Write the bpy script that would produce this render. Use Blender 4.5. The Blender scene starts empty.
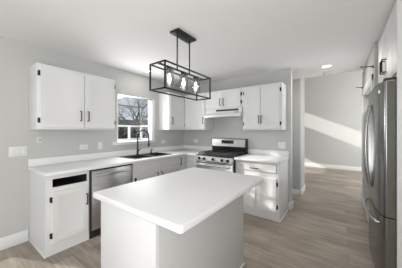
import bpy, bmesh, math, random
from mathutils import Vector, Matrix
SC = bpy.context.scene
COL = SC.collection
PI = math.pi
R = math.radians

# ------------------------------------------------------------------ camera
cam_d = bpy.data.cameras.new('camera')
cam = bpy.data.objects.new('camera', cam_d); COL.objects.link(cam)
cam.location = (3.138, -3.586, 1.3623)
cam.rotation_euler = (PI/2, 0, 0.6266)
cam_d.sensor_width = 36.0
cam_d.lens = 193.04/402*36.0
cam_d.shift_y = -3.4/402
cam_d.clip_start = 0.02; cam_d.clip_end = 300
SC.camera = cam

# ------------------------------------------------------------------ view, world, sun, daylight
vs = SC.view_settings
SC.display_settings.display_device = 'sRGB'
vs.view_transform = 'Standard'; vs.look = 'None'; vs.gamma = 1.0; vs.use_curve_mapping = False
vs.exposure = 0.2

world = bpy.data.worlds.new('world'); SC.world = world; world.use_nodes = True
wn = world.node_tree; wn.nodes.clear()
w_out = wn.nodes.new('ShaderNodeOutputWorld'); w_bg = wn.nodes.new('ShaderNodeBackground')
w_sky = wn.nodes.new('ShaderNodeTexSky'); w_sky.sky_type = 'NISHITA'
w_sky.sun_disc = False; w_sky.sun_elevation = R(22); w_sky.sun_rotation = R(294); w_sky.air_density = 1.0
w_sky.dust_density = 2.0
w_mix = wn.nodes.new('ShaderNodeMix'); w_mix.data_type = 'RGBA'
w_mix.inputs[0].default_value = 0.96
w_mix.inputs[7].default_value = (4.3, 5.0, 6.0, 1)
wn.links.new(w_sky.outputs[0], w_mix.inputs[6])
wn.links.new(w_mix.outputs[2], w_bg.inputs[0]); wn.links.new(w_bg.outputs[0], w_out.inputs[0])
w_bg.inputs[1].default_value = 0.10

def sun_lamp():
    l = bpy.data.lights.new('sun', 'SUN'); l.energy = 4.2; l.angle = R(1.2); l.color = (1.0, .96, .9)
    o = bpy.data.objects.new('sun', l); COL.objects.link(o)
    d = Vector((1, .45, -.45))
    o.rotation_euler = d.to_track_quat('-Z', 'Y').to_euler(); o.location = (-8, -4, 8)
sun_lamp()

def area(name, loc, direction, sx, sy, power, color=(1, 1, 1), spread=180):
    l = bpy.data.lights.new(name, 'AREA'); l.shape = 'RECTANGLE'; l.size = sx; l.size_y = sy
    l.energy = power; l.color = color; l.spread = R(spread)
    o = bpy.data.objects.new(name, l); COL.objects.link(o)
    o.location = loc; o.rotation_euler = Vector(direction).to_track_quat('-Z', 'Y').to_euler()
    return o
# daylight at the windows and patio door, plus two added fills on the right
PW = dict(rear=21, right=54, left=0.5, right_up=44, patio=7, far=94, garden=16, cans=6)
area('daylight_rear_window', (1.45, -6.85, 1.35), (0, 1, 0), 2.2, 1.9, PW['rear'], (.97, .985, 1))
area('added_fill_right', (4.14, -4.4, 1.4), (-1, .15, 0), 1.8, 1.3, PW['right'], (.97, .985, 1))  # added fill light; the right wall has no window here
area('daylight_left_window', (0.06, -5.0, 1.35), (1, .2, 0), 1.7, 1.6, PW['left'], (.97, .985, 1))
area('added_fill_up', (3.7, -4.8, 1.0), (-.35, .1, 1), .7, 2.2, PW['right_up'], (.97, .985, 1))  # added fill aimed up at the ceiling, no such source in the room
area('daylight_patio_door', (3.42, .3, 1.3), (-1, -.35, .8), 1.2, 1.2, PW['patio'], (.97, .985, 1))
area('daylight_far_window', (5.3, 2.6, 1.6), (-.75, .6, .1), 2.2, 2.2, PW['far'], (1, .995, .98))
area('daylight_garden_window', (-.17, -1.34, 1.56), (1, -.45, .0), .68, .6, PW['garden'], (.97, .98, 1))

# ------------------------------------------------------------------ materials
def mat(name, col, rough=.5, metal=0., spec=.5, noise=None, bump=None, coat=0.):
    """noise=(scale, amount): gentle tone variation; bump=(scale, strength)"""
    m = bpy.data.materials.new(name); m.use_nodes = True
    nt = m.node_tree; b = nt.nodes['Principled BSDF']
    b.inputs['Base Color'].default_value = (*col, 1); b.inputs['Roughness'].default_value = rough
    b.inputs['Metallic'].default_value = metal; b.inputs['Specular IOR Level'].default_value = spec
    b.inputs['Coat Weight'].default_value = coat
    tc = nt.nodes.new('ShaderNodeTexCoord')
    if noise:
        n = nt.nodes.new('ShaderNodeTexNoise'); n.inputs['Scale'].default_value = noise[0]; n.inputs['Detail'].default_value = 5
        nt.links.new(tc.outputs['Object'], n.inputs['Vector'])
        mx = nt.nodes.new('ShaderNodeMix'); mx.data_type = 'RGBA'
        a = noise[1]
        mx.inputs[6].default_value = (*[c*(1-a) for c in col], 1); mx.inputs[7].default_value = (*[min(1, c*(1+a)) for c in col], 1)
        nt.links.new(n.outputs['Fac'], mx.inputs[0]); nt.links.new(mx.outputs[2], b.inputs['Base Color'])
    if bump:
        n2 = nt.nodes.new('ShaderNodeTexNoise'); n2.inputs['Scale'].default_value = bump[0]; n2.inputs['Detail'].default_value = 4
        nt.links.new(tc.outputs['Object'], n2.inputs['Vector'])
        bp = nt.nodes.new('ShaderNodeBump'); bp.inputs['Strength'].default_value = bump[1]; bp.inputs['Distance'].default_value = .01
        nt.links.new(n2.outputs['Fac'], bp.inputs['Height']); nt.links.new(bp.outputs[0], b.inputs['Normal'])
    return m

def emit_mat(name, col, strength):
    m = bpy.data.materials.new(name); m.use_nodes = True
    nt = m.node_tree; nt.nodes.clear()
    o = nt.nodes.new('ShaderNodeOutputMaterial'); e = nt.nodes.new('ShaderNodeEmission')
    e.inputs[0].default_value = (*col, 1); e.inputs[1].default_value = strength
    nt.links.new(e.outputs[0], o.inputs[0]); return m

def glass_mat(name, tint=(1, 1, 1), refl=.08):
    m = bpy.data.materials.new(name); m.use_nodes = True
    nt = m.node_tree; nt.nodes.clear()
    o = nt.nodes.new('ShaderNodeOutputMaterial'); t = nt.nodes.new('ShaderNodeBsdfTransparent'); t.inputs[0].default_value = (*tint, 1)
    g = nt.nodes.new('ShaderNodeBsdfGlossy'); g.inputs['Roughness'].default_value = .02
    lw = nt.nodes.new('ShaderNodeLayerWeight'); lw.inputs[0].default_value = .25
    mp = nt.nodes.new('ShaderNodeMath'); mp.operation = 'MULTIPLY_ADD'; mp.inputs[1].default_value = .14; mp.inputs[2].default_value = refl*.4
    nt.links.new(lw.outputs['Fresnel'], mp.inputs[0])
    x = nt.nodes.new('ShaderNodeMixShader')
    nt.links.new(mp.outputs[0], x.inputs[0]); nt.links.new(t.outputs[0], x.inputs[1]); nt.links.new(g.outputs[0], x.inputs[2])
    nt.links.new(x.outputs[0], o.inputs[0]); return m

def steel_mat(name, col, rough, axis):
    m = mat(name, col, rough, 1.0)
    nt = m.node_tree; b = nt.nodes['Principled BSDF']
    tc = nt.nodes.new('ShaderNodeTexCoord'); mp = nt.nodes.new('ShaderNodeMapping')
    s = [900, 900, 900]; s[axis] = 3.0; mp.inputs['Scale'].default_value = s
    n = nt.nodes.new('ShaderNodeTexNoise'); n.inputs['Scale'].default_value = 1.0; n.inputs['Detail'].default_value = 3
    nt.links.new(tc.outputs['Object'], mp.inputs[0]); nt.links.new(mp.outputs[0], n.inputs['Vector'])
    mr = nt.nodes.new('ShaderNodeMapRange'); mr.inputs[3].default_value = rough*.75; mr.inputs[4].default_value = rough*1.3
    nt.links.new(n.outputs['Fac'], mr.inputs[0]); nt.links.new(mr.outputs[0], b.inputs['Roughness'])
    bp = nt.nodes.new('ShaderNodeBump'); bp.inputs['Strength'].default_value = .012; bp.inputs['Distance'].default_value = .001
    nt.links.new(n.outputs['Fac'], bp.inputs['Height']); nt.links.new(bp.outputs[0], b.inputs['Normal'])
    return m

def floor_mat():
    m = bpy.data.materials.new('vinyl_plank'); m.use_nodes = True
    nt = m.node_tree; b = nt.nodes['Principled BSDF']; L = nt.links
    tc = nt.nodes.new('ShaderNodeTexCoord')
    br = nt.nodes.new('ShaderNodeTexBrick'); br.offset = .37; br.offset_frequency = 2
    br.inputs['Scale'].default_value = 1.0; br.inputs['Brick Width'].default_value = 1.22; br.inputs['Row Height'].default_value = .18
    br.inputs['Mortar Size'].default_value = .0016; br.inputs['Mortar Smooth'].default_value = .2; br.inputs['Bias'].default_value = 0
    br.inputs['Color1'].default_value = (.285, .235, .192, 1); br.inputs['Color2'].default_value = (.40, .34, .283, 1)
    br.inputs['Mortar'].default_value = (.15, .13, .11, 1)
    L.new(tc.outputs['Object'], br.inputs['Vector'])
    mp = nt.nodes.new('ShaderNodeMapping'); mp.inputs['Scale'].default_value = (1.6, 22, 1)
    L.new(tc.outputs['Object'], mp.inputs[0])
    n = nt.nodes.new('ShaderNodeTexNoise'); n.inputs['Scale'].default_value = 1.5; n.inputs['Detail'].default_value = 6; n.inputs['Distortion'].default_value = .6
    L.new(mp.outputs[0], n.inputs['Vector'])
    mp2 = nt.nodes.new('ShaderNodeMapping'); mp2.inputs['Scale'].default_value = (1.3, 4.5, 1)
    L.new(tc.outputs['Object'], mp2.inputs[0])
    n2 = nt.nodes.new('ShaderNodeTexNoise'); n2.inputs['Scale'].default_value = 1.6; n2.inputs['Detail'].default_value = 3
    L.new(mp2.outputs[0], n2.inputs['Vector'])
    ad = nt.nodes.new('ShaderNodeMath'); ad.operation = 'ADD'; L.new(n.outputs['Fac'], ad.inputs[0]); L.new(n2.outputs['Fac'], ad.inputs[1])
    mr = nt.nodes.new('ShaderNodeMapRange'); mr.inputs[1].default_value = .65; mr.inputs[2].default_value = 1.35
    mr.inputs[3].default_value = .62; mr.inputs[4].default_value = 1.38
    L.new(ad.outputs[0], mr.inputs[0])
    mx = nt.nodes.new('ShaderNodeMix'); mx.data_type = 'RGBA'; mx.blend_type = 'MULTIPLY'; mx.inputs[0].default_value = 1
    L.new(br.outputs['Color'], mx.inputs[6]); L.new(mr.outputs[0], mx.inputs[7]); L.new(mx.outputs[2], b.inputs['Base Color'])
    b.inputs['Roughness'].default_value = .42
    bp = nt.nodes.new('ShaderNodeBump'); bp.inputs['Strength'].default_value = .15; bp.inputs['Distance'].default_value = .004
    L.new(n.outputs['Fac'], bp.inputs['Height']); L.new(bp.outputs[0], b.inputs['Normal'])
    return m

M = {}
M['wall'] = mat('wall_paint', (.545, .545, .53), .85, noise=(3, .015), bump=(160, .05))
M['ceil'] = mat('ceiling_paint', (.86, .855, .845), .9, noise=(2, .01), bump=(120, .06))
M['trim'] = mat('white_trim', (.80, .80, .79), .45, noise=(4, .01))
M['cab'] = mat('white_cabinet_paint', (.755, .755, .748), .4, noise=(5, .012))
M['counter'] = mat('white_quartz', (.79, .79, .785), .5, 0, .2, noise=(9, .02))
M['black'] = mat('matte_black_metal', (.022, .021, .02), .42, .4, noise=(30, .15))
M['blackpl'] = mat('black_enamel', (.018, .018, .019), .25, noise=(20, .1))
M['iron'] = mat('cast_iron', (.03, .03, .03), .6, noise=(60, .2), bump=(200, .2))
M['sink'] = mat('black_composite', (.03, .03, .031), .45, noise=(150, .3))
M['steel_z'] = steel_mat('brushed_steel_vertical', (.56, .56, .55), .28, 2)
M['steel_x'] = steel_mat('brushed_steel', (.62, .615, .60), .27, 0)
M['steel_y'] = steel_mat('brushed_steel_lengthwise', (.60, .60, .59), .28, 1)
M['fridge'] = steel_mat('fridge_steel', (.25, .25, .24), .24, 2)
M['fridge_side'] = mat('fridge_grey', (.11, .11, .085), .5, .2, noise=(8, .05))
M['chrome'] = mat('satin_nickel', (.72, .72, .70), .2, 1, noise=(8, .03))
M['bar'] = mat('dark_nickel', (.42, .42, .41), .25, 1, noise=(8, .03))
M['plate'] = mat('white_plastic', (.76, .76, .74), .35, noise=(10, .01))
M['hole'] = mat('dark_interior', (.028, .026, .024), .9, noise=(10, .2))
M['dglass'] = mat('dark_oven_glass', (.012, .012, .014), .08, noise=(3, .1))
M['glass'] = glass_mat('window_glass', (.95, .97, .97))
M['cglass'] = glass_mat('clear_shade_glass', (.86, .88, .88), .5)
M['bulb'] = emit_mat('lit_bulb', (1, .93, .82), 4.5)
M['can'] = emit_mat('lit_led_lens', (1, .97, .92), 4)
M['floor'] = floor_mat()
M['bark'] = mat('bark', (.20, .17, .145), .9, noise=(12, .3), bump=(40, .5))
M['fence'] = mat('weathered_boards', (.27, .255, .25), .85, noise=(6, .25))
M['grass'] = mat('winter_lawn', (.20, .19, .11), .95, noise=(4, .3))
M['shrub'] = mat('dark_evergreen', (.09, .10, .07), .8, noise=(14, .4))
M['siding'] = mat('grey_siding', (.34, .34, .35), .8, noise=(2, .06))
M['roofing'] = mat('dark_shingle', (.10, .09, .085), .9, noise=(20, .3))
M['ext'] = mat('exterior_stucco', (.5, .49, .46), .9, noise=(5, .05))

# ------------------------------------------------------------------ mesh helper
class MB:
    def __init__(s): s.bm = bmesh.new()
    def box(s, x0, x1, y0, y1, z0, z1, b=0., seg=2):
        m = Matrix.Translation(((x0+x1)/2, (y0+y1)/2, (z0+z1)/2)) @ Matrix.Diagonal((abs(x1-x0), abs(y1-y0), abs(z1-z0), 1))
        v = bmesh.ops.create_cube(s.bm, size=1, matrix=m)['verts']
        if b > 0:
            e = list({ed for q in v for ed in q.link_edges})
            bmesh.ops.bevel(s.bm, geom=e, offset=b, segments=seg, profile=.5, affect='EDGES', clamp_overlap=True)
        return s
    def poly(s, pts, vec):
        """prism: polygon pts swept along vec"""
        vec = Vector(vec)
        a = [s.bm.verts.new(p) for p in pts]; c = [s.bm.verts.new(Vector(p)+vec) for p in pts]
        n = len(pts)
        s.bm.faces.new(a[::-1]); s.bm.faces.new(c)
        for i in range(n): s.bm.faces.new((a[i], a[(i+1) % n], c[(i+1) % n], c[i]))
        return s
    def quad(s, pts):
        s.bm.faces.new([s.bm.verts.new(p) for p in pts]); return s
    def tube(s, pts, r, n=10, caps=True):
        pts = [Vector(p) for p in pts]; rs = r if isinstance(r, (list, tuple)) else [r]*len(pts)
        rings = []; up = None
        for i, p in enumerate(pts):
            t = (pts[min(i+1, len(pts)-1)]-pts[max(i-1, 0)]).normalized()
            if up is None:
                up = Vector((0, 0, 1)) if abs(t.z) < .9 else Vector((1, 0, 0))
            u = (up - t*up.dot(t)).normalized(); w = t.cross(u); up = u
            rings.append([s.bm.verts.new(p + (u*math.cos(2*PI*k/n)+w*math.sin(2*PI*k/n))*rs[i]) for k in range(n)])
        for a, b in zip(rings, rings[1:]):
            for k in range(n): s.bm.faces.new((a[k], a[(k+1) % n], b[(k+1) % n], b[k]))
        if caps: s.bm.faces.new(rings[0][::-1]); s.bm.faces.new(rings[-1])
        return s
    def lathe(s, prof, c=(0, 0, 0), n=24, axis=(0, 0, 1)):
        q = Vector(axis).to_track_quat('Z', 'Y'); c = Vector(c); rings = []
        for r, z in prof:
            rings.append([s.bm.verts.new(c + q @ Vector((r*math.cos(2*PI*k/n), r*math.sin(2*PI*k/n), z))) for k in range(n)] if r > 1e-6
                         else [s.bm.verts.new(c + q @ Vector((0, 0, z)))])
        for a, b in zip(rings, rings[1:]):
            for k in range(n):
                k2 = (k+1) % n
                if len(a) == 1 and len(b) == 1: continue
                if len(a) == 1: s.bm.faces.new((a[0], b[k], b[k2]))
                elif len(b) == 1: s.bm.faces.new((a[k], a[k2], b[0]))
                else: s.bm.faces.new((a[k], a[k2], b[k2], b[k]))
        return s
    def grid(s, xs, ys, solid, z0, z1, b=0., seg=3):
        """solid slab made of the cells (i, j) of a grid for which solid(i, j) is true, one clean shell"""
        V = {}
        def v(i, j, k):
            if (i, j, k) not in V: V[i, j, k] = s.bm.verts.new((xs[i], ys[j], (z0, z1)[k]))
            return V[i, j, k]
        nx, ny = len(xs)-1, len(ys)-1
        ok = lambda i, j: 0 <= i < nx and 0 <= j < ny and solid(i, j)
        for i in range(nx):
            for j in range(ny):
                if not ok(i, j): continue
                s.bm.faces.new((v(i, j, 1), v(i+1, j, 1), v(i+1, j+1, 1), v(i, j+1, 1)))
                s.bm.faces.new((v(i, j, 0), v(i, j+1, 0), v(i+1, j+1, 0), v(i+1, j, 0)))
                for (di, dj, a, c) in ((-1, 0, (i, j+1), (i, j)), (1, 0, (i+1, j), (i+1, j+1)), (0, -1, (i, j), (i+1, j)), (0, 1, (i+1, j+1), (i, j+1))):
                    if not ok(i+di, j+dj): s.bm.faces.new((v(*a, 0), v(*c, 0), v(*c, 1), v(*a, 1)))
        if b:
            s.bm.normal_update()
            e = [ed for ed in s.bm.edges if len(ed.link_faces) == 2 and ed.calc_face_angle() > .5]
            bmesh.ops.bevel(s.bm, geom=e, offset=b, segments=seg, profile=.5, affect='EDGES', clamp_overlap=True)
        return s
    def door(s, x0, x1, z0, z1, yf, th=.019, stile=.055, rec=.004, bev=.008):
        """cabinet door facing -y: bevelled slab with a recessed centre panel"""
        y1 = yf+th
        def ring(d, y): return [s.bm.verts.new(p) for p in ((x0+d, y, z0+d), (x1-d, y, z0+d), (x1-d, y, z1-d), (x0+d, y, z1-d))]
        rs = [ring(0, y1), ring(0, yf+.004), ring(.004, yf), ring(stile, yf), ring(stile+bev, yf+rec)]
        s.bm.faces.new(rs[0][::-1])
        for a, b in zip(rs, rs[1:]):
            for k in range(4): s.bm.faces.new((a[k], a[(k+1) % 4], b[(k+1) % 4], b[k]))
        s.bm.faces.new(rs[-1]); return s
    def build(s, name, m, parent=None, loc=None, angle=35):
        bm = s.bm; bmesh.ops.recalc_face_normals(bm, faces=bm.faces)
        me = bpy.data.meshes.new(name); bm.to_mesh(me); bm.free()
        me.materials.append(m)
        me.polygons.foreach_set('use_smooth', [True]*len(me.polygons)); me.set_sharp_from_angle(angle=R(angle))
        o = bpy.data.objects.new(name, me); COL.objects.link(o)
        if parent: o.parent = parent
        if loc: o.location = loc
        return o

def tag(o, label, cat, group=None, kind=None):
    o['label'] = label; o['category'] = cat
    if group: o['group'] = group
    if kind: o['kind'] = kind
    return o
def thing(name, label, cat, loc=(0, 0, 0), rz=0., group=None):
    o = bpy.data.objects.new(name, None); COL.objects.link(o); o.empty_display_size = .1
    o.location = loc; o.rotation_euler = (0, 0, rz)
    return tag(o, label, cat, group)
def struct(name, mb, m, label=None, parent=None):
    o = mb.build(name, m, parent)
    if not parent:
        o['kind'] = 'structure'; o['category'] = name.split('_')[0]
        if label: o['label'] = label
    return o

# ------------------------------------------------------------------ the room
H = 2.44
CE = .87            # the kitchen ceiling ends here, the far room is taller
HF = 3.6
def slab_with_holes(xs, ys, holes, t0, t1, frame):
    """wall slab; xs, ys wall coordinates, holes as (i, j) cells left open; frame maps (a, b, t) to the room"""
    mb = MB(); mb.grid(xs, ys, lambda i, j: (i, j) not in holes, t0, t1)
    for v in mb.bm.verts: v.co = frame(*v.co)
    return mb

struct('floor', MB().box(-.6, 5.6, -7.1, 4.9, -.1, 0), M['floor'], 'greige wood-look plank floor of kitchen and far room')
struct('ceiling', MB().box(-.12, 4.32, -7.1, CE, H, H+.16), M['ceil'], 'flat white kitchen ceiling')
struct('ceiling_far', MB().box(-.62, 5.62, CE-.02, 4.9, HF, HF+.12), M['ceil'], 'higher ceiling of the far room')
# window wall (x = 0) with the garden window and the big window behind the camera
gy0, gy1, gz0, gz1 = -1.735, -.945, 1.165, 2.0
struct('wall_left', slab_with_holes([-7.1, -6.3, -4.1, -3.58, -3.165, gy0, gy1, .12], [0, .08, .5, gz0, 1.6, gz1, 2.2, H], {(1, 2), (1, 3), (1, 4), (1, 5), (5, 3), (5, 4), (3, 1), (3, 2), (3, 3)}, -.12, 0, lambda a, b, t: (t, a, b)),
       M['wall'], 'grey wall with garden window over the sink')
struct('wall_back', MB().box(0, 2.445, 0, .12, 0, H), M['wall'], 'grey wall behind the range')
struct('wall_stub', MB().box(.8, 2.462, CE, 1.42, 0, HF), M['wall'], 'grey wall end past the back wall')
struct('wall_hall', MB().box(.68, .8, .12, CE, 0, H), M['wall'])
struct('wall_far', MB().box(-.6, 5.6, 4.77, 4.89, 0, HF), M['wall'], 'pale grey far wall crossed by sunlight')
struct('wall_far_left', slab_with_holes([1.42, 2.1, 4.2, 4.77], [0, 1.0, 1.55, 2.62, 3.3, HF], {(1, 1), (1, 3)}, -.62, -.5, lambda a, b, t: (t, a, b)), M['wall'])
struct('wall_far_rear', MB().box(-.6, .8, 1.30, 1.42, 0, HF), M['wall'])
struct('wall_far_right', slab_with_holes([1.16, 1.9, 4.1, 4.77], [0, .3, 2.7, HF], {(1, 1)}, 5.5, 5.62, lambda a, b, t: (t, a, b)), M['wall'])
struct('wall_far_front', MB().box(3.59, 5.6, 1.04, 1.16, 0, HF), M['wall'])
struct('wall_far_upper', MB().box(-.6, 3.59, CE, CE+.1, H+.16, HF), M['wall'])
# right wall with the patio door
py0, py1, pz1 = -.28, .98, 2.0
struct('wall_right', slab_with_holes([-.46, py0, py1, 1.16], [0, .02, pz1, H], {(1, 1)}, 3.47, 3.59, lambda a, b, t: (t, a, b)), M['wall'], 'grey wall with the patio door beyond the refrigerator')
struct('wall_alcove', MB().box(3.59, 4.32, -.46, -.34, 0, H), M['wall'])
struct('wall_right_near', MB().box(4.2, 4.32, -7.1, -.46, 0, H), M['wall'])
struct('wall_rear', slab_with_holes([0, .3, 3.7, 4.2], [0, .4, 2.3, H], {(1, 1)}, -7.1, -6.98, lambda a, b, t: (a, t, b)), M['wall'])
def rear_frame(name, y, x0, x1, z0, z1):
    mb = MB()
    for a, b in ((x0, x0+.07), (x1-.07, x1), ((x0+x1)/2-.04, (x0+x1)/2+.04)): mb.box(a, b, y-.04, y+.04, z0, z1)
    for a, b in ((z0, z0+.07), (z1-.07, z1)): mb.box(x0, x1, y-.04, y+.04, a, b)
    return struct(name, mb, M['trim'])
rear_frame('window_3', -7.04, .3, 3.7, .4, 2.3)

# baseboards
def base(name, x0, x1, y0, y1, label=None):
    mb = MB().box(x0, x1, y0, y1, 0, .125, .004)
    return mb.build(name, M['trim'])
for nm, mb in {
    'baseboard_left': MB().box(0, .016, -3.155, -2.905, 0, .14, .005).box(0, .016, -6.97, -3.59, 0, .14, .005),
    'baseboard_back': MB().box(2.405, 2.461, -.016, 0, 0, .125, .004).box(2.445, 2.461, -.016, .136, 0, .125, .004),
    'baseboard_stub': MB().box(1.0, 2.478, CE-.016, CE, 0, .125, .004).box(2.462, 2.478, CE-.016, 1.43, 0, .125, .004),
    'baseboard_far': MB().box(-.5, 5.5, 4.752, 4.77, 0, .14, .005),
    'baseboard_right': MB().box(3.452, 3.47, 1.07, 1.176, 0, .125, .004).box(3.452, 3.60, 1.16, 1.176, 0, .125, .004),
}.items(): struct(nm, mb, M['trim'])

# garden window
def garden_window():
    d = -.36
    zr, zf = 2.075, 1.86
    f = MB()
    j = .03                                               # jamb lining with stool
    f.box(-.12, .012, gy1-j, gy1+.045, gz0, gz1+.0, .003); f.box(-.12, .0, gy0, gy0+.025, gz0, gz1)
    fr = struct('window_1', f, M['trim'], 'white framed garden window over the sink')
    s = MB(); s.box(-.40, .035, gy0-.085, gy1+.065, gz0-.022, gz0+.003, .004); s.box(0, .016, gy0-.075, gy1+.055, gz0-.055, gz0-.022, .003)
    s.build('window_sill', M['trim'], fr)
    b = MB(); t = .017
    for y in (gy0+.01, gy1-.012): b.box(d-t, d+t, y-t, y+t, 1.47, zf-t, .003)
    b.box(d-t, d+t, gy0, gy1, zf-.012, zf+.012, .003)
    for y in (gy0+.01, gy1-.012):
        b.tube([(d, y, zf), (-.10, y, zr)], .014, 4)
    b.box(-.13, -.115, gy0, gy1, zr-.005, zr+.03)
    b.build('sash_frame', mat('grey_aluminium', (.24, .24, .23), .5, noise=(8, .05)), fr)
    lo = MB()
    for z in (gz0+.02, 1.455): lo.box(d-t-.003, d+t+.003, gy0, gy1, z-t, z+t, .003)
    for y in (gy0+.012, -1.255, gy1-.014): lo.box(d-t-.001, d+t+.001, y-t-.003, y+t+.003, gz0+.004, 1.45, .003)
    for y in (gy0+.012, gy1-.014):
        lo.box(d, -.12, y-t, y+t, 1.455-t, 1.455+t, .003); lo.box(d, -.12, y-t, y+t, gz0, gz0+.037, .003)
    lo.build('lower_sash', M['trim'], fr)
    g = MB()
    g.quad([(d, gy0, gz0), (d, gy1, gz0), (d, gy1, zf), (d, gy0, zf)])
    for y in (gy0+.01, gy1-.025): g.quad([(d, y, gz0), (-.1, y, gz0), (-.1, y, zr), (d, y, zf)])
    g.quad([(d, gy0, zf), (d, gy1, zf), (-.1, gy1, zr), (-.1, gy0, zr)])
    g.build('pane', M['glass'], fr)
garden_window()
def plain_window(name, x, y0, y1, z0, z1, bars, parent=None):
    mb = MB(); t = .03
    for y in [y0+t, y1-t]+bars: mb.box(x-.03, x+.03, y-t, y+t, z0, z1)
    for z in (z0+t, z1-t): mb.box(x-.03, x+.03, y0, y1, z-t, z+t)
    fr = struct(name, mb, M['trim'])
    MB().quad([(x, y0, z0), (x, y1, z0), (x, y1, z1), (x, y0, z1)]).build('pane', M['glass'], fr)
plain_window('window_2', -.06, -6.3, -4.1, .5, 2.2, [-5.2])
plain_window('window_7', -.06, -3.58, -3.165, .08, 1.6, [])  # unseen opening, added and sized to let sun onto the floor at left
plain_window('window_added_upper', -.56, 2.1, 4.2, 2.62, 3.3, [])  # unseen, added so the sun streaks the far wall
plain_window('window_added_lower', -.56, 2.1, 4.2, 1.0, 1.55, [])  # unseen, added for the lower sun patch on the far wall
plain_window('window_6', 5.56, 1.9, 4.1, .3, 2.7, [3.0])

# patio door with white casing
def patio_door():
    c = MB(); w = .075
    c.box(3.452, 3.475, py0-w, py0, 0, pz1+w, .004); c.box(3.452, 3.475, py1, py1+w, 0, pz1+w, .004); c.box(3.448, 3.475, py0-w, py1+w, pz1, pz1+w, .004)
    d = struct('door_1', c, M['trim'], 'white cased glass patio door past the refrigerator')
    f = MB(); ym = (py0+py1)/2
    for a, b, x in ((py0, ym+.04, 3.53), (ym-.04, py1, 3.565)):
        f.box(x-.016, x+.016, a, a+.075, .02, pz1); f.box(x-.016, x+.016, b-.075, b, .02, pz1)
        f.box(x-.016, x+.016, a, b, .02, .12); f.box(x-.016, x+.016, a, b, pz1-.09, pz1)
    f.build('door_panel', M['trim'], d)
    g = MB()
    for a, b, x in ((py0, ym+.04, 3.53), (ym-.04, py1, 3.565)): g.quad([(x, a+.07, .1), (x, b-.07, .1), (x, b-.07, pz1-.08), (x, a+.07, pz1-.08)])
    g.build('pane', M['glass'], d)
    MB().box(3.49, 3.512, ym-.005, ym+.02, .95, 1.15, .005).build('handle', M['black'], d)
patio_door()

# ------------------------------------------------------------------ cabinets
def add_pull(parent, x, y, z, ln=.125, horiz=False):
    """bar pull standing off the face at y (towards -y)"""
    s = .034; h = ln/2
    p = lambda a, b: (x+a, y-b, z) if horiz else (x, y-b, z+a)
    mb = MB().tube([p(-h, 0), p(-h, s*.8), p(-h+.004, s), p(h-.004, s), p(h, s*.8), p(h, 0)], .0065, 8)
    return mb.build('pull', M['black'], parent)
def add_hinge(parent, x, y, z, side):
    """exposed hinge: leaf on the face frame and barrel; side -1 leaf lies left of the door edge"""
    mb = MB().box(min(x, x+side*.020), max(x, x+side*.020), y+.014, y+.018, z-.028, z+.028, .001)
    mb.tube([(x+side*.003, y+.006, z-.031), (x+side*.003, y+.006, z+.031)], .0075, 8)
    return mb.build('hinge', M['black'], parent)
def cabinet(name, label, loc, rz, w, d, z0, z1, doors=(), drawers=(), group=None, slot=None, hollow=False):
    """local x along the wall, front faces -y at y=-d, z absolute; doors: (x0, x1, z0, z1, hinge side L/R/None, pull(x, z) or None)"""
    t = thing(name, label, 'cabinet', (loc[0], loc[1], z0 if z0 > .01 else 0), rz, group)
    zo = -t.location[2]
    b = MB()
    if slot:
        b.box(0, w, -d, 0, z0+zo, slot[2]-.02+zo)
        za, zb = slot[2]-.02+zo, z1-.015+zo
        b.box(0, w, -d, 0, zb, z1+zo)
        b.box(0, .018, -d, 0, za, zb); b.box(w-.018, w, -d, 0, za, zb); b.box(.018, w-.018, -.02, 0, za, zb)
        b.box(.018, slot[0], -d, -d+.02, za, zb); b.box(slot[1], w-.018, -d, -d+.02, za, zb)
        b.box(slot[0], slot[1], -d, -d+.02, slot[3]+zo, zb); b.box(slot[0], slot[1], -d, -d+.02, za, slot[2]+zo)
    elif hollow:
        b.box(0, w, -d, 0, z0+zo, z0+.12+zo).box(0, .018, -d, 0, z0+.12+zo, z1+zo).box(w-.018, w, -d, 0, z0+.12+zo, z1+zo)
        b.box(.018, w-.018, -.012, 0, z0+.12+zo, z1+zo).box(.018, w-.018, -d, -d+.02, z0+.12+zo, z1+zo)
    else:
        b.box(0, w, -d, 0, z0+zo, z1+zo, .002)
    b.build('carcass', M['cab'], t)
    if slot:
        i = MB().box(.0185, w-.0185, -d+.021, -.0205, slot[2]-.0195+zo, slot[2]-.012+zo)
        i.box(.0185, .022, -d+.021, -.027, slot[2]-.011+zo, z1-.021+zo).box(w-.022, w-.0185, -d+.021, -.027, slot[2]-.011+zo, z1-.021+zo)
        i.box(.0185, w-.0185, -.026, -.0205, slot[2]-.011+zo, z1-.0155+zo).box(.0185, w-.0185, -d+.021, -.027, z1-.02+zo, z1-.0155+zo)
        i.build('drawer_opening', M['hole'], t)
    for (x0, x1, a, c, hs, pl) in doors:
        yf = -d-.019
        o = MB().door(x0, x1, a+zo, c+zo, yf, stile=min(.055, (x1-x0)*.22)).build('door', M['cab'], t)
        if hs:
            hx = x0 if hs == 'L' else x1
            for hz in (a+.085, c-.085): add_hinge(o, hx, yf, hz+zo, -1 if hs == 'L' else 1)
        if pl: add_pull(o, pl[0], yf, pl[1]+zo)
    for (x0, x1, a, c, pl) in drawers:
        yf = -d-.019
        o = MB().door(x0, x1, a+zo, c+zo, yf, stile=.022, rec=.004, bev=.005).build('drawer_front', M['cab'], t)
        if pl: add_pull(o, pl[0], yf, pl[1]+zo, horiz=True)
    return t
UB, UT, UD = 1.376, 2.143, .318
L = R(90)
GU, GB = 'white wall cabinets', 'white base cabinets'
# wall cabinet left of the window
cabinet('wall_cabinet', 'large white two-door wall cabinet hung left of the garden window', (.001, -2.9, 0), L, .945, UD, UB, UT,
        [(.028, .500, UB+.022, UT-.03, 'L', (.452, 1.555)), (.508, .932, UB+.022, UT-.03, 'R', (.545, 1.555))], group=GU)
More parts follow.
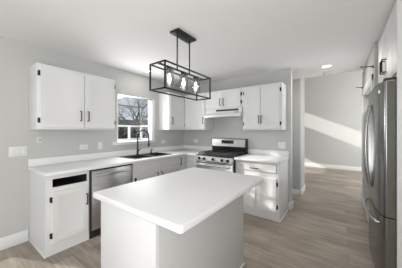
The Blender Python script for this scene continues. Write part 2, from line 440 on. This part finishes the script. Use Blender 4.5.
# in the corner on the window wall
cabinet('wall_cabinet', 'narrow white wall cabinet in the corner right of the window, side panel facing it', (.001, -.79, 0), L, .788, UD, UB, UT,
        [(.02, .455, UB+.022, UT-.03, 'R', (.055, 1.57))], group=GU)
# back wall
cabinet('wall_cabinet', 'white one-door wall cabinet in the corner left of the range hood', (.321, -.001, 0), 0, .562, UD, UB, UT,
        [(.022, .553, UB+.022, UT-.03, 'L', (.53, 1.57))], group=GU)
cabinet('wall_cabinet', 'short white two-door wall cabinet above the range hood', (.885, -.001, 0), 0, .82, UD, 1.785, UT,
        [(.012, .398, 1.80, UT-.03, None, (.366, 1.91)), (.406, .785, 1.80, UT-.03, 'R', (.445, 1.91))], group=GU)
cabinet('wall_cabinet', 'tall white two-door wall cabinet right of the range hood', (1.707, -.001, 0), 0, .668, UD, UB, UT,
        [(.028, .320, UB+.022, UT-.03, 'L', (.302, 1.555)), (.328, .640, UB+.022, UT-.03, 'R', (.346, 1.555))], group=GU)
# base cabinets on the window wall
BD, BT = .583, .872
cabinet('base_cabinet', 'white end base cabinet with an empty drawer opening, left of the dishwasher', (.001, -2.89, 0), L, .442, BD-.001, 0, BT,
        [(.055, .425, .13, .692, 'L', (.402, .525))], group=GB, slot=(.062, .42, .735, .828))
cabinet('base_cabinet', 'white sink base cabinet between the dishwasher and the corner', (.001, -1.838, 0), L, 1.02, BD-.001, 0, BT,
        [(.07, .497, .13, .692, 'L', (.475, .585)), (.555, 1.0, .13, .692, 'R', (.577, .585))],
        [(.07, .497, .728, .828, None), (.555, 1.0, .728, .828, None)], group=GB, hollow=True)
cabinet('base_cabinet', 'narrow white corner base cabinet right of the sink doors', (.001, -.816, 0), L, .814, BD-.001, 0, BT,
        [(.012, .205, .13, .828, None, (.04, .765))], group=GB)
cabinet('base_cabinet', 'narrow white base cabinet between the corner and the range', (.585, -.001, 0), 0, .307, BD-.001, 0, BT,
        [(.04, .295, .13, .828, None, None)], group=GB)
cabinet('base_cabinet', 'white base cabinet with one wide drawer right of the range', (1.69, -.001, 0), 0, .712, BD-.001, 0, BT,
        [(.035, .352, .13, .640, 'L', (.325, .575)), (.372, .672, .13, .640, 'R', None)],
        [(.035, .672, .722, .84, (.335, .768))], group=GB)
# shoe moulding on the exposed ends
struct('trim_1', MB().box(.002, BD+.012, -2.903, -2.8905, 0, .02, .004), M['trim'])
struct('trim_2', MB().box(2.4025, 2.4145, -BD-.01, -.017, 0, .02, .004), M['trim'])

# ------------------------------------------------------------------ worktops
CT0, CT1, CD = .873, .9125, .646
sx0, sx1, sy0, sy1 = .085, .548, -1.755, -.925
def left_worktop():
    t = thing('countertop', 'white L-shaped countertop with the black sink set in it', 'countertop', (0, 0, CT0))
    xs = [.001, sx0+.012, sx1-.012, CD, .892]; ys = [-2.91, sy0+.012, sy1-.012, -CD, -.001]
    MB().grid(xs, ys, lambda i, j: not (i == 1 and j == 1) and not (i == 3 and j < 3), 0, CT1-CT0, .012).build('slab', M['counter'], t)
    MB().grid([.001, .021, .885], [-2.905, -.021, -.001], lambda i, j: i == 0 or j == 1, CT1-CT0, 1.009-CT0, .004, 2).build('backsplash', M['counter'], t)
left_worktop()
def right_worktop():
    t = thing('countertop', 'short white countertop right of the gas range', 'countertop', (1.687, 0, CT0))
    MB().box(0, .727, -CD, -.001, 0, CT1-CT0, .012, 3).build('slab', M['counter'], t)
    MB().box(.0, .725, -.021, -.001, CT1-CT0, 1.009-CT0, .004).build('backsplash', M['counter'], t)
right_worktop()

# ------------------------------------------------------------------ island
def island():
    t = thing('kitchen_island', 'white kitchen island with a long overhanging white top', 'kitchen island', (2.03, -2.3, 0))
    ox, oy = 2.03, -2.3
    b = MB().box(1.715-ox, 2.312-ox, -2.872-oy, -1.735-oy, 0, CT0, .003)
    b.build('body', M['cab'], t)
    kw = MB().box(2.312-ox, 2.335-ox, -2.870-oy, -1.735-oy, 0, CT0, .002).build('side_panel', M['wall'], t); kw['label'] = 'grey side panel under the overhang'  # side in the wall grey, darker than the white body
    MB().box(2.335-ox, 2.347-ox, -2.86-oy, -1.735-oy, 0, .02, .004).build('shoe_moulding', M['trim'], t)
    top = MB()
    top.grid([1.67-ox, 2.535-ox], [-2.912-oy, -1.712-oy], lambda i, j: True, CT0, .9145, .0)
    ve = [e for e in top.bm.edges if abs(e.verts[0].co.z-e.verts[1].co.z) > .01]
    bmesh.ops.bevel(top.bm, geom=ve, offset=.022, segments=5, profile=.5, affect='EDGES')
    top.bm.normal_update()
    he = [e for e in top.bm.edges if abs(e.verts[0].co.z-e.verts[1].co.z) < .001 and e.calc_face_angle() > .9]
    bmesh.ops.bevel(top.bm, geom=he, offset=.008, segments=3, profile=.5, affect='EDGES', clamp_overlap=True)
    top.build('top', M['counter'], t)
island()

# ------------------------------------------------------------------ dishwasher (local: front -y)
def dishwasher():
    w, d = .598, .585
    t = thing('dishwasher', 'stainless steel dishwasher under the counter left of the sink', 'dishwasher', (0.02, -2.444, 0), L)
    MB().box(0, w, -d+.02, 0, .1, .868).build('cabinet_body', M['blackpl'], t)
    MB().box(.0, w, -d+.015, -d+.08, .0, .1).build('toe_kick', M['blackpl'], t)
    dr = MB().box(.014, w-.012, -d-.012, -d+.02, .105, .850, .005).build('door', M['steel_x'], t)
    h = MB().box(.045, w-.045, -d-.06, -d-.042, .778, .812, .007, 3)
    for x in (.075, w-.075): h.tube([(x, -d-.008, .795), (x, -d-.05, .795)], .010, 10)
    h.build('handle', M['chrome'], dr)
    MB().box(.0, .014, -d-.004, -d+.02, .1, .868).box(w-.012, w, -d-.004, -d+.02, .1, .868).box(.0, w, -d-.004, -d+.02, .851, .868).build('edge_gasket', M['blackpl'], t)
dishwasher()

# ------------------------------------------------------------------ gas range
def gas_range():
    x0, w, d = .902, .778, .64
    t = thing('gas_range', 'stainless steel and black gas range between the base cabinets', 'range', (x0, -.012, 0), 0)
    MB().box(0, w, -d+.03, -.0, .02, .895, .004).build('body', M['blackpl'], t)
    for x in (.05, w-.05):
        for y in (-.08, -d+.1): MB().tube([(x, y, 0), (x, y, .022)], .018, 10).build('foot', M['blackpl'], t)
    # cooktop
    MB().box(-.002, w+.002, -d+.0, -.05, .895, .915, .006).build('cooktop', M['blackpl'], t)
    for (bx, by, r) in ((.17, -.20, .042), (.17, -.47, .05), (.39, -.33, .05), (.61, -.20, .036), (.61, -.47, .055)):
        MB().lathe([(0, .914), (r+.018, .914), (r+.018, .92), (r, .924), (r, .932), (r-.006, .936), (0, .937)], (bx, by, 0), 20).build('burner', M['iron'], t)
    for gx0, gx1 in ((.025, .262), (.270, .508), (.516, .753)):
        g = MB(); y0, y1, z = -d+.045, -.085, .952
        for x in (gx0, gx1): g.box(x-.006 if x > gx0 else x, x if x > gx0 else x+.006, y0, y1, z-.012, z, .002)
        for y in (y0, (y0+y1)/2, y1): g.box(gx0, gx1, y-.005, y+.005, z-.012, z, .002)
        xm = (gx0+gx1)/2
        g.box(xm-.005, xm+.005, y0, y1, z-.012, z, .002)
        for yq in (y0*.75+y1*.25, y0*.25+y1*.75): g.box(gx0, gx1, yq-.004, yq+.004, z-.01, z, .002)
        for x in (gx0+.006, gx1-.006):
            for y in (y0+.006, y1-.006): g.box(x-.006, x+.006, y-.006, y+.006, .915, z-.004)
        g.build('grate', M['iron'], t)
    # control panel, sloped
    cp = MB(); cp.poly([(0, -d+.03, .80), (0, -d-.02, .80), (0, -d-.03, .815), (0, -d-.012, .892), (0, -d+.03, .898)], (w, 0, 0)); cp = cp.build('control_panel', M['steel_x'], t)
    for kx in (.09, .20, .39, .575, .685):
        k = MB().lathe([(0, .0), (.026, .0), (.026, .006), (.021, .009), (.018, .032), (.015, .036), (0, .036)], (kx, -d-.021, .847), 18, (0, -1, .2))
        k.box(kx-.004, kx+.004, -d-.062, -d-.05, .835, .862, .001)
        k.build('knob', M['blackpl'], cp)
    # oven door with handle
    od = MB().box(.006, w-.006, -d-.012, -d+.03, .225, .793, .006).build('oven_door', M['steel_x'], t)
    MB().box(.075, w-.075, -d-.0155, -d-.011, .29, .66, .003).build('oven_window', M['dglass'], od)
    h = MB().tube([(.045, -d-.058, .737), (w-.045, -d-.058, .737)], .0135, 12)
    for x in (.075, w-.075): h.tube([(x, -d-.01, .737), (x, -d-.058, .737)], .011, 10)
    h.build('oven_handle', M['chrome'], od)
    MB().box(.02, w-.02, -d-.0145, -d-.0115, .768, .786).build('vent_slot', M['blackpl'], od)
    dw = MB().box(.006, w-.006, -d-.010, -d+.03, .06, .218, .006).build('storage_drawer', M['steel_x'], t)
    # backguard
    bg = MB(); bg.poly([(0, -.06, .90), (0, -.085, 1.02), (0, -.07, 1.185), (0, -.055, 1.198), (0, -.004, 1.198), (0, -.004, .90)], (w, 0, 0))
    bg = bg.build('backguard', M['blackpl'], t)
    fc = MB(); fc.poly([(.004, -.084, 1.04), (.004, -.0865, 1.042), (.004, -.0735, 1.186), (.004, -.058, 1.201), (.004, -.012, 1.201), (.004, -.012, 1.1985), (.004, -.056, 1.1985), (.004, -.0705, 1.186)], (w-.03, 0, 0))
    fc.build('fascia', M['steel_x'], bg)
    dp = MB(); dp.poly([(.235, -.0842, 1.098), (.505, -.0842, 1.098), (.505, -.0785, 1.168), (.235, -.0785, 1.168)], (0, -.004, 0)); dp.build('display', M['dglass'], bg)
    pm = mat('grey_print', (.4, .4, .4), .5, noise=(8, .05))
    for x in (.262, .455):
        MB().box(x-.008, x+.03, -.0885, -.0835, 1.112, 1.118).build('button', pm, bg)
gas_range()

# ------------------------------------------------------------------ range hood
def hood():
    x0, w = .905, .79
    t = thing('range_hood', 'white under-cabinet range hood above the gas range', 'range hood', (x0, -.001, 1.62))
    b = MB(); b.poly([(0, 0, .163), (0, -.336, .163), (0, -.340, .098), (0, -.375, .062), (0, -.395, .050), (0, -.398, .012), (0, -.39, 0), (0, -.375, .012), (0, -.02, .012), (0, 0, 0)], (w, 0, 0))
    b.build('hood_shell', M['plate'], t)
    v = MB()
    for k in range(12): v.box(.25+k*.04, .284+k*.04, -.3425, -.33, .112, .146)
    v.build('vent_slot', M['hole'], t)
    MB().box(.03, w-.03, -.365, -.03, .006, .014).build('filter', M['steel_x'], t)
    MB().box(.005, w-.005, -.401, -.390, .014, .022, .001).build('trim_strip', M['chrome'], t)
    for k in range(2): MB().box(w-.14+k*.05, w-.11+k*.05, -.372, -.35, .074, .086, .002).build('rocker_switch', M['hole'], t)
hood()

# ------------------------------------------------------------------ sink, faucet, soap dispenser
def sink():
    t = thing('sink', 'black double-bowl sink set in the white counter under the window', 'sink', (sx0, sy0, CT1))
    w, l = sx1-sx0, sy1-sy0; m = l/2
    xs = [0, .075, w-.03, w]; ys = [0, .03, m-.018, m+.018, l-.03, l]
    MB().grid(xs, ys, lambda i, j: not (i == 1 and j in (1, 3)), .0005, .008, .003, 2).build('rim', M['sink'], t)
    for a, b in ((.03, m-.018), (m+.018, l-.03)):
        x0, x1 = .075, w-.03
        bm = MB(); th = .006; z = -.19
        bm.box(x0-th, x0, a-th, b+th, z, .003).box(x1, x1+th, a-th, b+th, z, .003).box(x0, x1, a-th, a, z, .003).box(x0, x1, b, b+th, z, .003).box(x0-th, x1+th, a-th, b+th, z-th, z)
        o = bm.build('bowl', M['sink'], t)
        MB().lathe([(0, .001), (.03, .001), (.042, .004), (.044, .0005), (.044, 0)], ((x0+x1)/2, (a+b)/2, z), 20).build('drain', M['chrome'], o)
sink()
def faucet():
    t = thing('faucet', 'tall black spring-neck faucet standing behind the sink', 'faucet', (.108, -1.39, CT1+.008), R(18))
    MB().lathe([(0, 0), (.028, 0), (.028, .006), (.02, .012), (.017, .02), (.017, .115), (.014, .12), (.012, .155), (0, .155)], (0, 0, 0), 20).build('base', M['black'], t)
    pts = [(0, 0, .12), (0, 0, .33)]
    n = 16; r = .118
    for k in range(1, n+1):
        a = PI - PI*k/n; pts.append((r+r*math.cos(a), 0, .33+r*math.sin(a)))
    pts.append((2*r, 0, .255))
    c = MB().tube(pts, .0105, 10)
    nk = c.build('neck', M['black'], t)
    # coiled spring round the neck
    ctr = [Vector(p) for p in pts]; seg = []
    for a, b in zip(ctr, ctr[1:]):
        m = max(1, int((b-a).length/.004))
        for i in range(m): seg.append(a.lerp(b, i/m))
    sp = []
    for i, p in enumerate(seg[10:]):
        q = seg[min(i+11, len(seg)-1)]; tg = (q-p).normalized() if (q-p).length > 1e-6 else Vector((0, 0, -1))
        u = Vector((0, 1, 0)); wv = tg.cross(u)
        an = i*1.9
        sp.append(p+(u*math.cos(an)+wv*math.sin(an))*.015)
    MB().tube(sp, .0034, 5).build('spring', M['black'], nk)
    MB().lathe([(0, 0), (.0165, 0), (.018, .004), (.016, .03), (.013, .075), (.013, .10), (0, .10)], (2*r, 0, .155), 18).build('spray_head', M['black'], t)
    MB().tube([(0, 0, .075), (.0, .045, .075)], .0125, 12).tube([(0, .043, .075), (.0, .06, .08), (.0, .115, .105)], [.0075, .006, .005], 8).build('lever', M['black'], t)
faucet()
def soap():
    t = thing('soap_dispenser', 'small black soap dispenser pump beside the sink faucet', 'soap dispenser', (.118, -1.085, CT1+.008), R(-10))
    MB().lathe([(0, 0), (.021, 0), (.021, .004), (.015, .008), (.013, .03), (.008, .034), (.008, .06), (.0155, .062), (.0155, .075), (0, .077)], (0, 0, 0), 18).build('pump', M['black'], t)
    MB().tube([(0, 0, .069), (.05, 0, .072), (.075, 0, .066)], [.007, .006, .005], 8).build('spout', M['black'], t)
soap()

# ------------------------------------------------------------------ refrigerator (faces -x), surround panels and cabinet over it
def fridge():
    y0, y1 = -1.408, -.498           # near and far sides
    t = thing('refrigerator', 'stainless steel french-door refrigerator with bowed handles', 'refrigerator', (3.8, (y0+y1)/2, 0))
    oy = (y0+y1)/2; ox = 3.8; W = y1-y0
    MB().box(3.51-ox, 4.17-ox, y0+.006-oy, y1-.006-oy, .03, 1.745, .006).build('cabinet_body', M['fridge_side'], t)
    def xf(y):                       # bowed front profile in plan
        u = (y-oy)/(W/2); return 3.392 + .040*abs(u)**4.5
    def bowed(ya, yb, z0, z1, name, parent, m):
        n = 14; ys = [ya+(yb-ya)*i/n for i in range(n+1)]
        pts = [(xf(y)-ox, y-oy, z0) for y in ys]
        pts = [(3.50-ox, ya-oy, z0), (pts[0][0]+.008, ya-oy, z0)]+[(p[0], p[1]+(.006 if i == 0 else -.006 if i == n else 0), z0) for i, p in enumerate(pts)]+[(pts[-1][0]+.008, yb-oy, z0), (3.50-ox, yb-oy, z0)]
        mb = MB(); mb.poly(pts, (0, 0, z1-z0)); o = mb.build(name, m, parent); return o
    def side(ya, yb, z0, z1, parent):
        MB().box(3.445-ox, 3.498-ox, ya-.0015-oy, yb-oy, z0+.004, z1-.004).build('door_edge', M['fridge_side'], parent)
    dn = bowed(y0, oy-.002, .652, 1.772, 'fridge_door', t, M['fridge']); side(y0, y0+.01, .652, 1.772, dn)
    df = bowed(oy+.002, y1, .652, 1.772, 'fridge_door', t, M['fridge'])
    fz = bowed(y0, y1, .09, .642, 'freezer_drawer', t, M['fridge']); side(y0, y0+.01, .09, .642, fz)
    for sgn, dd in ((-1, dn), (1, df)):
        y = oy+sgn*.042; pts = []
        n = 16
        for i in range(n+1):
            u = i/n; z = .80+u*.82; pts.append((xf(y)-ox-.012-.036*math.sin(PI*u)**.8, y-oy, z))
        pts = [(xf(y)-ox+.006, y-oy, .80)]+pts+[(xf(y)-ox+.006, y-oy, 1.62)]
        MB().tube(pts, .0125, 10).build('door_handle', M['bar'], dd)
    pts = []
    n = 16
    for i in range(n+1):
        u = i/n; y = y0+.09+u*(W-.18); pts.append((xf(y)-ox-.014-.034*math.sin(PI*u)**.8, y-oy, .565))
    pts = [(xf(y0+.09)-ox+.006, y0+.09-oy, .565)]+pts+[(xf(y1-.09)-ox+.006, y1-.09-oy, .565)]
    MB().tube(pts, .0125, 10).build('drawer_handle', M['bar'], fz)
    for y in (y0+.05, y1-.05):
        MB().box(3.43-ox, 3.60-ox, y-.035-oy, y+.035-oy, 1.7725, 1.80, .006).build('hinge_cover', M['blackpl'], t)
    MB().box(3.46-ox, 3.52-ox, y0+.02-oy, y1-.02-oy, .0, .085).build('toe_grille', M['blackpl'], t)
    bx = xf(y0+.09)-ox
    MB().box(bx-.0035, bx+.008, y0+.075-oy, y0+.115-oy, 1.685, 1.715, .001).build('badge', M['chrome'], dn)
fridge()
def surround(label, y0, y1):
    o = MB().box(-.35, .35, y0, y1, 0, H-.012, .002).build('fridge_panel', M['cab'], loc=(3.849, 0, 0))
    return tag(o, label, 'panel', 'refrigerator side panels')
surround('tall white side panel on the near side of the refrigerator', -1.442, -1.422)
surround('tall white side panel on the far side of the refrigerator', -.484, -.464)
cabinet('wall_cabinet', 'white wall cabinet up at the ceiling above the refrigerator', (4.198, -.488, 0), -L, .93, .68, 1.82, H-.012,
        [(.01, .460, 1.835, H-.03, None, (.425, 2.0)), (.468, .92, 1.835, H-.03, None, (.505, 2.0))], group=GU)

# ------------------------------------------------------------------ pendant
def pendant():
    cx, cy = 1.70, -1.935
    t = thing('pendant_light', 'black open-frame pendant with three bulbs hanging over the island', 'pendant light', (cx, cy, H))
    x0, x1, y0, y1, z0, z1 = -.105, .105, -.385, .385, 1.765-H, 2.02-H
    MB().box(-.063, .063, -.155, .155, -.026, -.001, .004).build('canopy', M['black'], t)
    for y in (-.03, .03):
        MB().lathe([(0, -.034), (.008, -.032), (.008, -.026), (0, -.0255)], (0, y, 0), 12).build('canopy_screw', M['black'], t)
    for y in (-.105, .105): MB().tube([(0, y, -.02), (0, y, z1)], .0075, 10).build('rod', M['black'], t)
    f = MB(); r = .0065
    for x in (x0, x1):
        for z in (z0, z1): f.box(x-r, x+r, y0-r, y1+r, z-r, z+r)
        for y in (y0, y1): f.box(x-r, x+r, y-r, y+r, z0-r, z1+r)
    for y in (y0, y1):
        for z in (z0, z1): f.box(x0-r, x1+r, y-r, y+r, z-r, z+r)
    f.build('frame', M['black'], t)
    MB().box(-.0125, .0125, y0, y1, z1-.006, z1+.006, .001).build('crossbar', M['black'], t)
    for y in (-.225, 0, .225):
        s = MB().lathe([(0, 0), (.03, 0), (.032, -.004), (.032, -.02), (.022, -.024), (.022, -.055), (.018, -.06), (0, -.06)], (0, y, z1-.006), 20).build('socket', M['black'], t)
        g = MB().lathe([(.022, -.02), (.047, -.022), (.049, -.028), (.049, -.19), (.0475, -.19), (.0475, -.03), (.022, -.024)], (0, y, z1-.006), 28).build('glass_shade', M['cglass'], s)
        MB().lathe([(0, -.058), (.012, -.06), (.013, -.075), (.019, -.10), (.022, -.118), (.019, -.138), (.011, -.15), (0, -.154)], (0, y, z1-.006), 18).build('bulb', M['bulb'], s)
pendant()

# ------------------------------------------------------------------ recessed lights, smoke detector
def recessed(x, y, label, pw=PW['cans']):
    t = thing('recessed_light', label, 'ceiling light', (x, y, H), 0, 'recessed ceiling lights')
    MB().lathe([(.070, -.001), (.092, -.001), (.092, -.004), (.086, -.008), (.072, -.010), (.070, -.006)], (0, 0, 0), 28).build('trim_ring', M['plate'], t)
    MB().lathe([(0, -.004), (.070, -.004), (.070, -.002), (0, -.002)], (0, 0, 0), 28).build('lens', M['can'], t)
    l = bpy.data.lights.new('recessed_glow', 'AREA'); l.shape = 'DISK'; l.size = .13; l.energy = pw; l.color = (1, .96, .9)
    o = bpy.data.objects.new('recessed_glow', l); COL.objects.link(o); o.parent = t; o.location = (0, 0, -.014)
recessed(2.946, .25, 'round recessed ceiling light near the opening to the far room')
recessed(.33, -1.34, 'round recessed ceiling light beside the pendant, over the sink', 1.2)
def smoke():
    t = thing('smoke_detector', 'small white smoke detector on the ceiling by the far opening', 'smoke detector', (2.93, .70, H))
    MB().lathe([(0, -.001), (.062, -.001), (.064, -.012), (.058, -.03), (.04, -.036), (0, -.037)], (0, 0, 0), 24).build('housing', M['plate'], t)
    MB().lathe([(.048, -.0345), (.052, -.0345), (.052, -.0325), (.048, -.0325)], (0, 0, 0), 24).build('vent_ring', M['hole'], t)
smoke()

# ------------------------------------------------------------------ wall plates and curtain brackets
def plate(name, label, cat, loc, rz, w, h, toggles=0, outlet=None, m=None, group=None):
    t = thing(name, label, cat, loc, rz, group)
    MB().box(-w/2, w/2, -.006, -.0005, -h/2, h/2, .002).build('cover_plate', m or M['plate'], t)
    for k in range(toggles):
        x = (k-(toggles-1)/2)*.046
        MB().box(x-.016, x+.016, -.010, -.005, -.033, .033, .002).build('rocker', M['plate'], t)
    if outlet:
        for s in (-1, 1):
            a = s*.02
            p = lambda u, v: (u, v) if outlet == 'v' else (v, u)
            x, z = p(0, a)
            MB().box(x-.0165, x+.0165, -.009, -.005, z-.0145, z+.0145, .002).build('socket_face', M['plate'], t)
            sl = MB()
            for q in (-.006, .006): sl.box(x+q-.0012, x+q+.0012, -.0096, -.0088, z-.005, z+.005)
            sl.build('slot', M['hole'], t)
    return t
plate('switch_plate', 'wide white three-gang switch plate on the left wall beside the counter end', 'switch', (0, -2.995, 1.113), L, .165, .118, 3)
plate('cable_plate', 'small grey wall plate with a cable hole under the left wall cabinet', 'wall plate', (0, -2.79, 1.243), L, .07, .085, m=mat('grey_plastic', (.62, .62, .6), .5, noise=(9, .02)))
bpy.data.objects['cable_plate']
MB().lathe([(0, .006), (.009, .006), (.009, .0005), (0, .0005)], (0, 0, 0), 12, (0, -1, 0)).build('cable_hole', M['hole'], bpy.data.objects['cable_plate'])
plate('wall_outlet', 'white sideways outlet above the counter over the dishwasher', 'outlet', (0, -2.265, 1.117), L, .118, .072, outlet='h')
plate('switch_plate', 'single white switch plate on the left wall just left of the window', 'switch', (0, -2.02, 1.12), L, .072, .118, 1)
plate('wall_outlet', 'white sideways outlet in the gap between window and corner', 'outlet', (0, -.65, 1.12), L, .118, .072, outlet='h')
plate('wall_outlet', 'white sideways outlet on the back wall left of the range', 'outlet', (.39, 0, 1.12), 0, .118, .072, outlet='h')
plate('switch_plate', 'white two-gang switch plate on the back wall right of the range', 'switch', (2.30, 0, 1.105), 0, .118, .118, 2)
def bracket(label, loc, rz, ln):
    t = thing('curtain_bracket', label, 'curtain bracket', loc, rz, 'black curtain rod brackets')
    MB().box(-.012, .012, -.004, -.0005, -.03, .012, .001).build('wall_plate', M['black'], t)
    MB().tube([(0, -.003, -.022), (0, -.03, -.004), (0, -ln+.01, .004), (0, -ln, .012)], .006, 8).tube([(0, -.004, 0), (0, -.03, -.003)], .005, 8).build('arm', M['black'], t)
bracket('black curtain rod bracket high on the left wall at the picture edge', (0, -3.20, 2.205), L, .06)
bracket('black curtain rod bracket above the patio door, beside the refrigerator cabinet', (3.47, -.40, 2.165), -L, .13)
bracket('black curtain rod bracket above the far corner of the patio door', (3.47, 1.05, 2.165), -L, .10)

# ------------------------------------------------------------------ outside the garden window
struct('ground', MB().box(-60, 60, -60, 60, -.35, -.25), M['grass'])
def fence():
    t = thing('wooden_fence', 'weathered grey board fence outside the garden window', 'fence', (-5, 4, -.25))
    b = MB(); y = -8.0; rnd = random.Random(2)
    while y < 9: b.box(-.012, .012, y, y+.135, 0, 2.12+rnd.uniform(-.015, .015)); y += .142
    b.build('boards', M['fence'], t)
    MB().box(-.06, -.013, -8, 9, .4, .49).box(-.06, -.013, -8, 9, 1.7, 1.79).build('rail', M['fence'], t)
    for k in range(8): MB().box(-.14, -.06, -7.6+k*2.3, -7.5+k*2.3, 0, 2.1).build('post', M['fence'], t)
fence()
def tree(label, x, y, h, seed, sp=1.):
    rnd = random.Random(seed); mb = MB()
    def grow(p, d, ln, r, lv):
        n = 4; pts = [p]; rs = [r]
        for i in range(n):
            d = (d+Vector((rnd.gauss(0, .13), rnd.gauss(0, .13), rnd.gauss(.03, .08)))).normalized()
            p = p+d*ln/n; pts.append(p); rs.append(r*(1-.45*(i+1)/n))
        mb.tube(pts, rs, 7 if lv < 2 else 4, caps=False)
        if lv >= 6 or rs[-1] < .0022: return
        for k in range(3 if lv < 4 else 2):
            q = Vector((rnd.gauss(0, 1), rnd.gauss(0, 1), rnd.gauss(.1, .6))).normalized()
            j = rnd.choice((2, 3, 4, 4))
            grow(pts[j], (d*.75+q*.85*sp).normalized(), ln*rnd.uniform(.62, .82), rs[j]*rnd.uniform(.5, .75), lv+1)
    grow(Vector((0, 0, 0)), Vector((0, 0, 1)), h*.3, h*.022, 0)
    o = mb.build('bare_tree', M['bark'], loc=(x, y, -.25))
    return tag(o, label, 'tree', 'bare trees beyond the fence')
tree('bare leafless tree nearest behind the fence outside the garden window', -7.6, 3.3, 6, 3, .9)
tree('second nearest bare leafless tree behind the fence', -12.5, 6.6, 9, 8)
tree('third bare leafless tree behind the fence, one before the farthest', -18, 11, 11, 21)
tree('farthest bare leafless tree behind the fence', -25, 15.5, 13, 5)
def shrub(label, x, y, s, seed):
    rnd = random.Random(seed); mb = MB()
    for k in range(420):
        a, e = rnd.uniform(0, 2*PI), rnd.uniform(-.3, 1); rr = s*(1-.25*rnd.random())
        c = Vector((rr*math.cos(a)*math.sqrt(1-max(0, e)**2)*.8, rr*math.sin(a)*math.sqrt(1-max(0, e)**2)*.8, s*.75+rr*e*.95))
        u = Vector((rnd.gauss(0, 1), rnd.gauss(0, 1), rnd.gauss(0, 1))).normalized(); w = u.orthogonal().normalized()*.09; u = u*.16
        mb.quad([c-u, c+w, c+u, c-w])
    mb.tube([(0, 0, 0), (0, 0, s*.9)], .04, 6)
    return tag(mb.build('shrub', M['shrub'], loc=(x, y, -.25)), label, 'shrub')
shrub('dark evergreen shrub against the fence in the left window pane', -3.5, .75, 1.0, 4)
